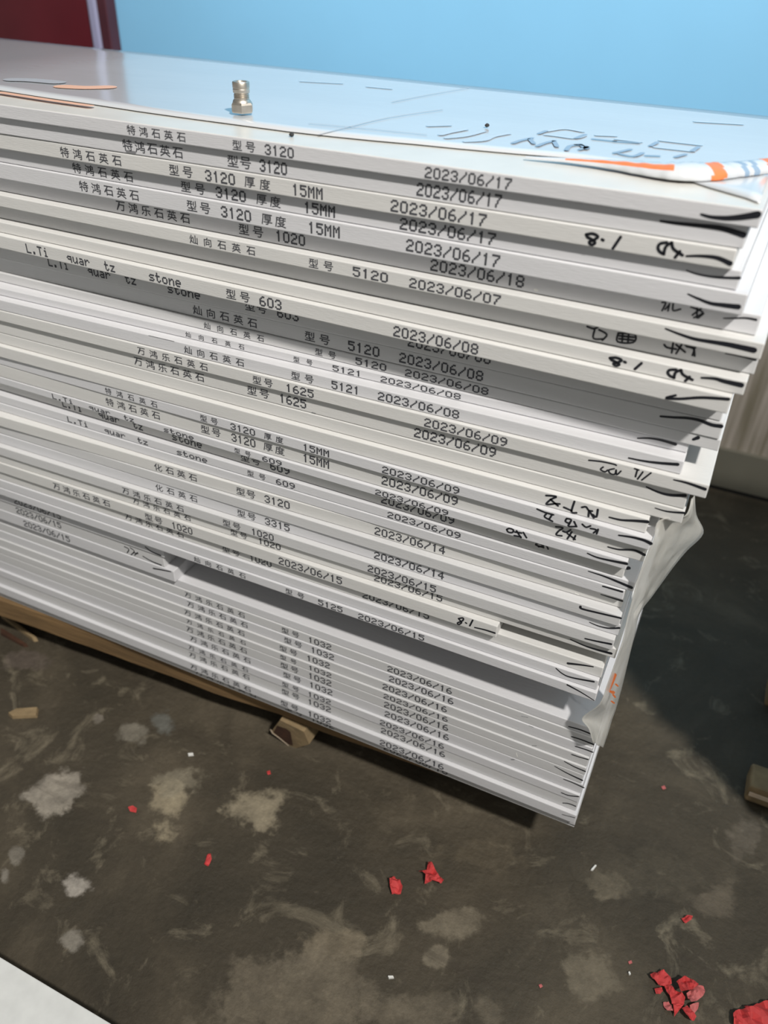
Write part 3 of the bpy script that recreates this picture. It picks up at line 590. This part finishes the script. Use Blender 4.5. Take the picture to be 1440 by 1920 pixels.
for pts, w in (([(1152, 1265), (1146, 1280), (1140, 1294), (1149, 1298)], 0.0046), ([(1155, 1283), (1158, 1286)], 0.0022), ([(1150, 1303), (1153, 1307)], 0.0022), ([(1147, 1315), (1151, 1318)], 0.0022)):
    P = []
    for (x, y) in pts:
        P.append(on_y(x, y, 0.004) - hf.location)
    ribbon(bm, P, w)
from_bm('printed_mark', bm, logo_orange, hf)

# ------------------------------------------------------------------ pallet under the stack
zs48 = Zk[48]
pal = empty('wooden_pallet', (-0.9, 0.2, 0)); tag(pal, 'rough timber pallet of beams under the big slab stack', 'pallet')
def rough_beam(name, p0, p1, w, h, mt, par, amp=0.002, seg=40, seed=0):
    """timber between two points of its front lower edge; w = depth behind, h = height"""
    bm = bmesh.new(); d = (p1 - p0); n = Vector((-d.y, d.x, 0)).normalized(); rings = []
    prof = [(0, 0.06), (0.0, 0.94), (0.05, 1), (0.95, 1), (1, 0.94), (1, 0.06), (0.95, 0), (0.06, 0)]
    for i in range(seg + 1):
        c = p0 + d * (i / seg); r = []
        for q, (u, v) in enumerate(prof):
            e = amp * noise.noise(Vector((i * 0.35 + seed, q * 1.7, seed)))
            lift = e if v < 0.5 else min(0, e) * 0.2
            r.append(bm.verts.new(c + n * (u * w + e) + Vector((0, 0, v * h + lift)) - Vector(par.location)))
        rings.append(r)
    for i in range(seg):
        for q in range(8): bm.faces.new((rings[i][q], rings[i + 1][q], rings[i + 1][(q + 1) % 8], rings[i][(q + 1) % 8]))
    bm.faces.new(rings[0][::-1]); bm.faces.new(rings[-1])
    bmesh.ops.recalc_face_normals(bm, faces=bm.faces)
    return from_bm(name, bm, mt, par)
hb = 0.040; zb0 = zs48 - hb - 0.0005
q0 = on_z(0, 1155, zb0); q1 = on_z(842, 1459, zb0); q0 = q0 + (q0 - q1) * 0.9
rough_beam('front_timber', q0, q1, 0.085, hb, wood, pal, 0.003)
rough_beam('rear_timber', Vector((-1.55, 0.30, zb0)), Vector((-0.10, 0.30, zb0)), 0.085, hb, wood, pal, 0.003, seed=4)
# cross bearers lying on the floor, the nearest one sticks out under the front beam
def bearer(xc, yf, yb, w, h, par, rot=0.0, ends=True):
    bm = bmesh.new(); out = []
    prof = [(-0.5, 0.30), (-0.20, 1.0), (0.42, 0.92), (0.5, 0.45), (0.08, 0.0), (-0.12, 0.0)]
    for y in (yf, lerp(yf, yb, 0.06), yb):
        out.append([bm.verts.new(Vector((xc + u * w + (0.003 * noise.noise(Vector((u * 9, y * 30, 0)))) + (y - yf) * rot, y + (0.010 * (0.5 - v) if y == yf else 0), v * h)) - Vector(par.location)) for u, v in prof])
    for i in range(2):
        for q in range(6): bm.faces.new((out[i][q], out[i + 1][q], out[i + 1][(q + 1) % 6], out[i][(q + 1) % 6]))
    bm.faces.new(out[0]); bm.faces.new(out[-1][::-1]); bmesh.ops.recalc_face_normals(bm, faces=bm.faces)
    return from_bm('bearer', bm, wood_end, par)
xb = on_z(545, 1405).x; yb_ = on_z(545, 1405).y
br = bearer(xb, yb_, 0.385, 0.062, zb0 - 0.0005, pal)
# dark bark face and pale split edge on its end
e = Vector(pal.location); hh = zb0
fx = lambda u, v, off=0.0: Vector((xb + u * 0.062, yb_ + 0.010 * (0.5 - v) - off, v * hh)) - e
bm = bmesh.new(); vv = [bm.verts.new(fx(u, v, 0.0006)) for u, v in ((-0.44, 0.34), (-0.10, 0.05), (0.03, 0.08), (0.04, 0.66), (-0.05, 0.74), (-0.30, 0.70))]
bm.faces.new(vv); from_bm('bark_face', bm, wood_dark, br)
bm = bmesh.new(); ribbon(bm, [fx(-0.50, 0.40, 0.001), fx(-0.47, 0.28, 0.001), fx(-0.33, 0.20, 0.001), fx(-0.10, 0.02, 0.001)], 0.0035, 0.0022); from_bm('split_edge', bm, wood_pale, br)
bearer(-1.25, 0.02, 0.385, 0.07, zb0 - 0.0005, pal)
bearer(-0.24, 0.16, 0.385, 0.07, zb0 - 0.0005, pal)

# ------------------------------------------------------------------ connector standing on the top slab
pc = on_z(453, 216, FZ); fit = empty('metal_fitting', (pc.x, pc.y + 0.002, FZ + 0.0023)); fit.scale = (0.92, 0.92, 0.92); tag(fit, 'small nickel threaded fitting standing on the top slab', 'fitting')
def lathe(name, prof, mt, par, seg=40, hexa=False):
    bm = bmesh.new(); R = []
    for r, z in prof:
        R.append([bm.verts.new((r * math.cos(2 * math.pi * k / seg) * (1 if not hexa else 1), r * math.sin(2 * math.pi * k / seg), z)) for k in range(seg)])
    for i in range(len(R) - 1):
        for k in range(seg): bm.faces.new((R[i][k], R[i][(k + 1) % seg], R[i + 1][(k + 1) % seg], R[i + 1][k]))
    bm.faces.new(R[0][::-1]); bm.faces.new(R[-1])
    o = from_bm(name, bm, mt, par, seg > 8)
    if seg > 8:
        try: o.data.set_sharp_from_angle(angle=0.6)
        except Exception: pass
    return o
lathe('hex_nut', [(0.0108, 0), (0.0118, 0.0012), (0.0118, 0.0075), (0.0106, 0.0095)], nickel, fit, 6)
lathe('body', [(0.0095, 0.0090), (0.0088, 0.0112), (0.0078, 0.0120), (0.0076, 0.0135)], nickel, fit)
pr = [(0.0076, 0.0130)]
z_ = 0.0135
while z_ < 0.0170: pr += [(0.0079, z_), (0.0073, z_ + 0.0005)]; z_ += 0.0010
pr += [(0.0072, 0.0175), (0.0083, 0.0182), (0.0085, 0.0212), (0.0080, 0.0218), (0.0085, 0.0224), (0.0086, 0.0272), (0.0080, 0.0282), (0.0060, 0.0282), (0.0055, 0.0262)]
lathe('collar', pr, nickel, fit)
def pebble(name, px, py, z, r, mt, label, cat):
    bm = bmesh.new(); bmesh.ops.create_icosphere(bm, subdivisions=2, radius=r)
    for v in bm.verts: v.co *= 1 + 0.25 * noise.noise(v.co * 400 + Vector((px, 0, 0))); v.co.z *= 0.8
    p = on_z(px, py, z); o = from_bm(name, bm, mt); o.location = (p.x, p.y, z + r * 0.7); return tag(o, label, cat)
pebble('grit', 547, 256, ZT, 0.0022, dark_bit, 'tiny black grain of grit on the front edge of the top slab', 'grit')
pebble('grit', 913, 238, FZ + 0.0015, 0.0020, dark_bit, 'tiny dark grain lying on the film beside the blue print', 'grit')

# ------------------------------------------------------------------ litter on the floor
def scrap(name, outline, mt, label, cat, crumple=0.004, lift=0.003, group=None, seed=0):
    P = [on_z(x, y, 0.002) for x, y in outline]; c = sum(P, Vector()) / len(P)
    bm = bmesh.new(); vs = [bm.verts.new(p - c) for p in P]; bm.faces.new(vs)
    bmesh.ops.triangulate(bm, faces=bm.faces); bmesh.ops.subdivide_edges(bm, edges=bm.edges, cuts=3, use_grid_fill=True)
    for v in bm.verts:
        q = v.co * 110 + Vector((seed * 3.1, seed, 0))
        v.co.z = lift + crumple * (0.5 + 1.1 * noise.noise(q)) + crumple * 0.5 * noise.noise(q * 2.7)
        v.co.z = max(v.co.z, 0.0006)
    o = from_bm(name, bm, mt); o.location = (c.x, c.y, 0.0); m = o.modifiers.new('t', 'SOLIDIFY'); m.thickness = 0.0004; m.offset = 1
    return tag(o, label, cat, group)
RG = 'red paper scraps on the floor'
q = lambda x, y: (1200 + x / 6.0, 1780 + y / 6.0)
scrap('paper_scrap', [q(105, 300), (q(160, 270)), q(255, 250), q(330, 330), q(350, 400), q(300, 430), q(215, 430), q(180, 385), q(130, 350)], red_paper, 'square red paper scrap at the upper left of the big scrap heap', 'paper scrap', 0.005, 0.004, RG, 1)
scrap('paper_scrap', [q(158, 450), q(240, 440), q(252, 480), q(220, 512), q(178, 505)], red_paper, 'small red scrap at the left edge of the big scrap heap', 'paper scrap', 0.003, 0.003, RG, 2)
scrap('paper_scrap', [q(265, 430), q(345, 425), q(430, 500), q(500, 540), q(495, 620), q(440, 690), q(385, 760), q(360, 640), q(335, 560), q(285, 490)], red_paper, 'largest torn red scrap in the middle of the scrap heap', 'paper scrap', 0.006, 0.003, RG, 3)
scrap('paper_scrap', [q(385, 410), q(475, 345), q(555, 375), q(630, 450), q(560, 500), q(490, 525), q(440, 515)], red_paper, 'folded red scrap at the top of the scrap heap', 'paper scrap', 0.006, 0.009, RG, 4)
scrap('paper_scrap', [q(510, 520), q(600, 460), q(680, 450), q(715, 500), q(690, 560), q(620, 610), q(545, 640)], pink_paper, 'faded pink scrap at the right of the scrap heap', 'paper scrap', 0.007, 0.006, RG, 5)
scrap('paper_scrap', [q(460, 680), q(520, 650), q(570, 720), q(620, 780), q(600, 818), q(545, 812), q(500, 770)], red_paper, 'curled red scrap at the bottom of the scrap heap', 'paper scrap', 0.004, 0.006, RG, 6)
scrap('paper_scrap', [q(550, 645), q(650, 620), q(640, 690), q(600, 735), q(565, 700)], pink_paper, 'small pink scrap tucked under the right of the heap', 'paper scrap', 0.004, 0.003, RG, 7)
scrap('paper_scrap', [q(260, 600), q(320, 590), q(360, 640), q(365, 700), q(300, 690), q(270, 650)], pink_paper, 'dull pink scrap tucked under the left of the heap', 'paper scrap', 0.004, 0.001, RG, 8)
scrap('paper_scrap', [q(1035, 740), q(1085, 700), q(1170, 690), q(1165, 655), q(1250, 670), q(1310, 615), q(1430, 600), q(1560, 620), q(1580, 900), q(1300, 920), q(1100, 900), q(1040, 860)], red_paper, 'large red paper sheet piece cut by the bottom right corner', 'paper scrap', 0.006, 0.005, RG, 9)
d2 = lambda x, y: (720 + x / 2.0, 1480 + y / 2.0)
scrap('paper_scrap', [d2(130, 318), d2(160, 305), d2(165, 283), d2(185, 300), d2(205, 330), d2(222, 350), d2(212, 360), d2(180, 355), d2(152, 358), d2(155, 330)], red_paper, 'bright crumpled red scrap on the floor in front of the stack', 'paper scrap', 0.007, 0.004, RG, 10)
scrap('paper_scrap', [d2(20, 345), d2(38, 332), d2(55, 350), d2(68, 372), d2(62, 396), d2(30, 398), d2(22, 372)], red_paper, 'red scrap with pale tip, just left of the brightest scrap', 'paper scrap', 0.006, 0.003, RG, 11)
scrap('paper_scrap', [d2(1115, 485), d2(1135, 478), d2(1157, 477), d2(1150, 495), d2(1128, 504)], red_paper, 'small lone dull red scrap right of the floor centre', 'paper scrap', 0.004, 0.002, RG, 12)
scrap('paper_scrap', [(240, 1514), (249, 1511), (257, 1516), (255, 1523), (244, 1521)], red_paper, 'tiny flat red scrap on the left below the wood chip', 'paper scrap', 0.002, 0.001, RG, 13)
scrap('paper_scrap', [(383, 1620), (388, 1606), (395, 1600), (397, 1612), (390, 1624)], red_paper, 'thin red sliver beside dark scratches left of centre', 'paper scrap', 0.003, 0.001, RG, 14)
scrap('paper_scrap', [(1178, 1802), (1184, 1800), (1186, 1805), (1180, 1807)], pink_paper, 'speck of dark red paper above left of the scrap heap', 'paper scrap', 0.001, 0.001, RG, 15)
scrap('paper_scrap', [(1010, 1846), (1015, 1844), (1018, 1849), (1013, 1852)], pink_paper, 'speck of faded paper far left of the scrap heap', 'paper scrap', 0.001, 0.001, RG, 16)
scrap('paper_scrap', [(500, 1446), (506, 1444), (508, 1451), (502, 1452)], red_paper, 'speck of red paper just below the protruding bearer', 'paper scrap', 0.001, 0.001, RG, 17)
scrap('paper_scrap', [(1240, 1474), (1246, 1472), (1249, 1478), (1243, 1480)], pink_paper, 'speck of dull red paper near the shadow edge on the right', 'paper scrap', 0.001, 0.001, RG, 18)
def chip(name, pts, h, mt, label, cat):
    P = [on_z(x, y, h) for x, y in pts]; c = sum(P, Vector()) / len(P); c.z = 0
    bm = bmesh.new(); lo = [bm.verts.new(Vector((p.x - c.x, p.y - c.y, 0.0004))) for p in P]; hi = [bm.verts.new(Vector(((p.x - c.x) * 0.94, (p.y - c.y) * 0.94, h))) for p in P]
    bm.faces.new(lo[::-1]); bm.faces.new(hi)
    for i in range(len(P)): bm.faces.new((lo[i], lo[(i + 1) % len(P)], hi[(i + 1) % len(P)], hi[i]))
    bmesh.ops.recalc_face_normals(bm, faces=bm.faces)
    o = from_bm(name, bm, mt); o.location = c; return tag(o, label, cat)
chip('wood_chip', [(14, 1336), (30, 1328), (71, 1325), (69, 1341), (22, 1343)], 0.006, wood_end, 'pale wood chip lying alone on the floor at the left', 'wood chip')
chip('wood_splinter', [(0, 1152), (8, 1151), (70, 1196), (62, 1197)], 0.008, wood_end, 'brown splinter lying in the dark below the pallet at far left', 'splinter')
chip('wood_splinter', [(0, 1176), (8, 1180), (52, 1208), (44, 1209), (0, 1186)], 0.006, wood_dark, 'dark thin splinter nearest the left edge of the picture', 'splinter')
chip('white_sliver', [(1108, 1630), (1116, 1621), (1119, 1622), (1112, 1631)], 0.003, white_bit, 'bright white sliver on the floor below the stack corner', 'chip')
chip('white_sliver', [(1178, 1822), (1181, 1821), (1183, 1826), (1180, 1827)], 0.003, white_bit, 'tiny white chip above left of the red scrap heap', 'chip')
chip('white_sliver', [(352, 1412), (362, 1411), (363, 1415), (353, 1416)], 0.003, white_bit, 'tiny bright chip on a pale floor patch at the left', 'chip')
chip('white_sliver', [(727, 1829), (737, 1829), (739, 1833), (729, 1834)], 0.003, white_bit, 'small grey white chip near the bottom centre of the floor', 'chip')

# ------------------------------------------------------------------ the neighbouring stack to the right (only the ends of its bearers enter the picture)
npal = empty('wooden_pallet', (0.5, 0.45, 0)); tag(npal, 'second pallet whose pale bearer ends show at the right edge', 'pallet')
def nb(x0, y0, w, l, h, name='bearer'):
    bm = bmesh.new(); add_box(bm, (x0, y0, 0.0005), (x0 + l, y0 + w, h), 0.004, 2)
    for v in bm.verts: v.co += Vector((0.003, 0.003, 0)) * noise.noise(v.co * 25); v.co -= npal.location
    return from_bm(name, bm, wood_end, npal)
c1 = on_z(1392, 1495); c2 = on_z(1428, 1322)
b1 = nb(c1.x + 0.002, c1.y - 0.004, 0.045, 0.9, 0.030); b2 = nb(c2.x + 0.002, c2.y, 0.05, 0.9, 0.045)
bm = bmesh.new(); add_box(bm, Vector((c1.x + 0.004, c1.y - 0.0058, 0.014)) - npal.location, Vector((c1.x + 0.08, c1.y - 0.0042, 0.021)) - npal.location, 0.0004); from_bm('split_edge', bm, wood_pale, b1)
zn = 0.046; kn = 0
nb(0.31, 0.16, 0.07, 0.9, 0.0455); nb(0.31, 0.36, 0.07, 0.9, 0.0455)
while zn < 0.60:
    h = zn; x = 0.262 + random.uniform(-0.004, 0.012); y = 0.294 - 0.545 * x - 0.18 * h + random.uniform(-0.012, 0.012)
    sb = box('stone_plate', (0, 0, 0), (1.0, 0.56 - y, 0.0245), stone_warm, None, 0.0009); sb.location = (x, y, zn)
    tag(sb, 'stone slab piled on the second pallet beyond the right edge', 'slab', 'stone slabs on the second pallet'); zn += 0.025

# ------------------------------------------------------------------ the pale slab in the lower left corner on its own low pallet
zf = 0.052
pA = on_z(0, 1793, zf); pB = on_z(208, 1920, zf); yb2 = (pA.y + pB.y) / 2
speck = mat('speckled_white_stone', (0.84, 0.86, 0.84, 1), 0.28, 0, 55, 0.05)
for i in range(1):
    z0 = zf - 0.018 * (i + 1)
    sb = box('stone_plate', (0, 0, 0.0002), (2.0, 0.6, 0.0178), speck, None, 0.0009); sb.location = (-2.1, yb2 - 0.6 - 0.004 * i, z0)
    tag(sb, ['white speckled slab whose polished top shows in the lower left corner', 'slab directly under the corner slab at the lower left'][i], 'slab', 'slabs lying low in front')
fpal = empty('wooden_pallet', (-1.1, yb2 - 0.3, 0)); tag(fpal, 'pallet hidden beneath the low slab stack at the lower left', 'pallet')
for xx in (-1.9, -1.1, -0.3):
    bm = bmesh.new(); add_box(bm, Vector((xx, yb2 - 0.58, 0.0005)) - fpal.location, Vector((xx + 0.08, yb2 - 0.04, zf - 0.0185)) - fpal.location, 0.003); from_bm('bearer', bm, wood, fpal)
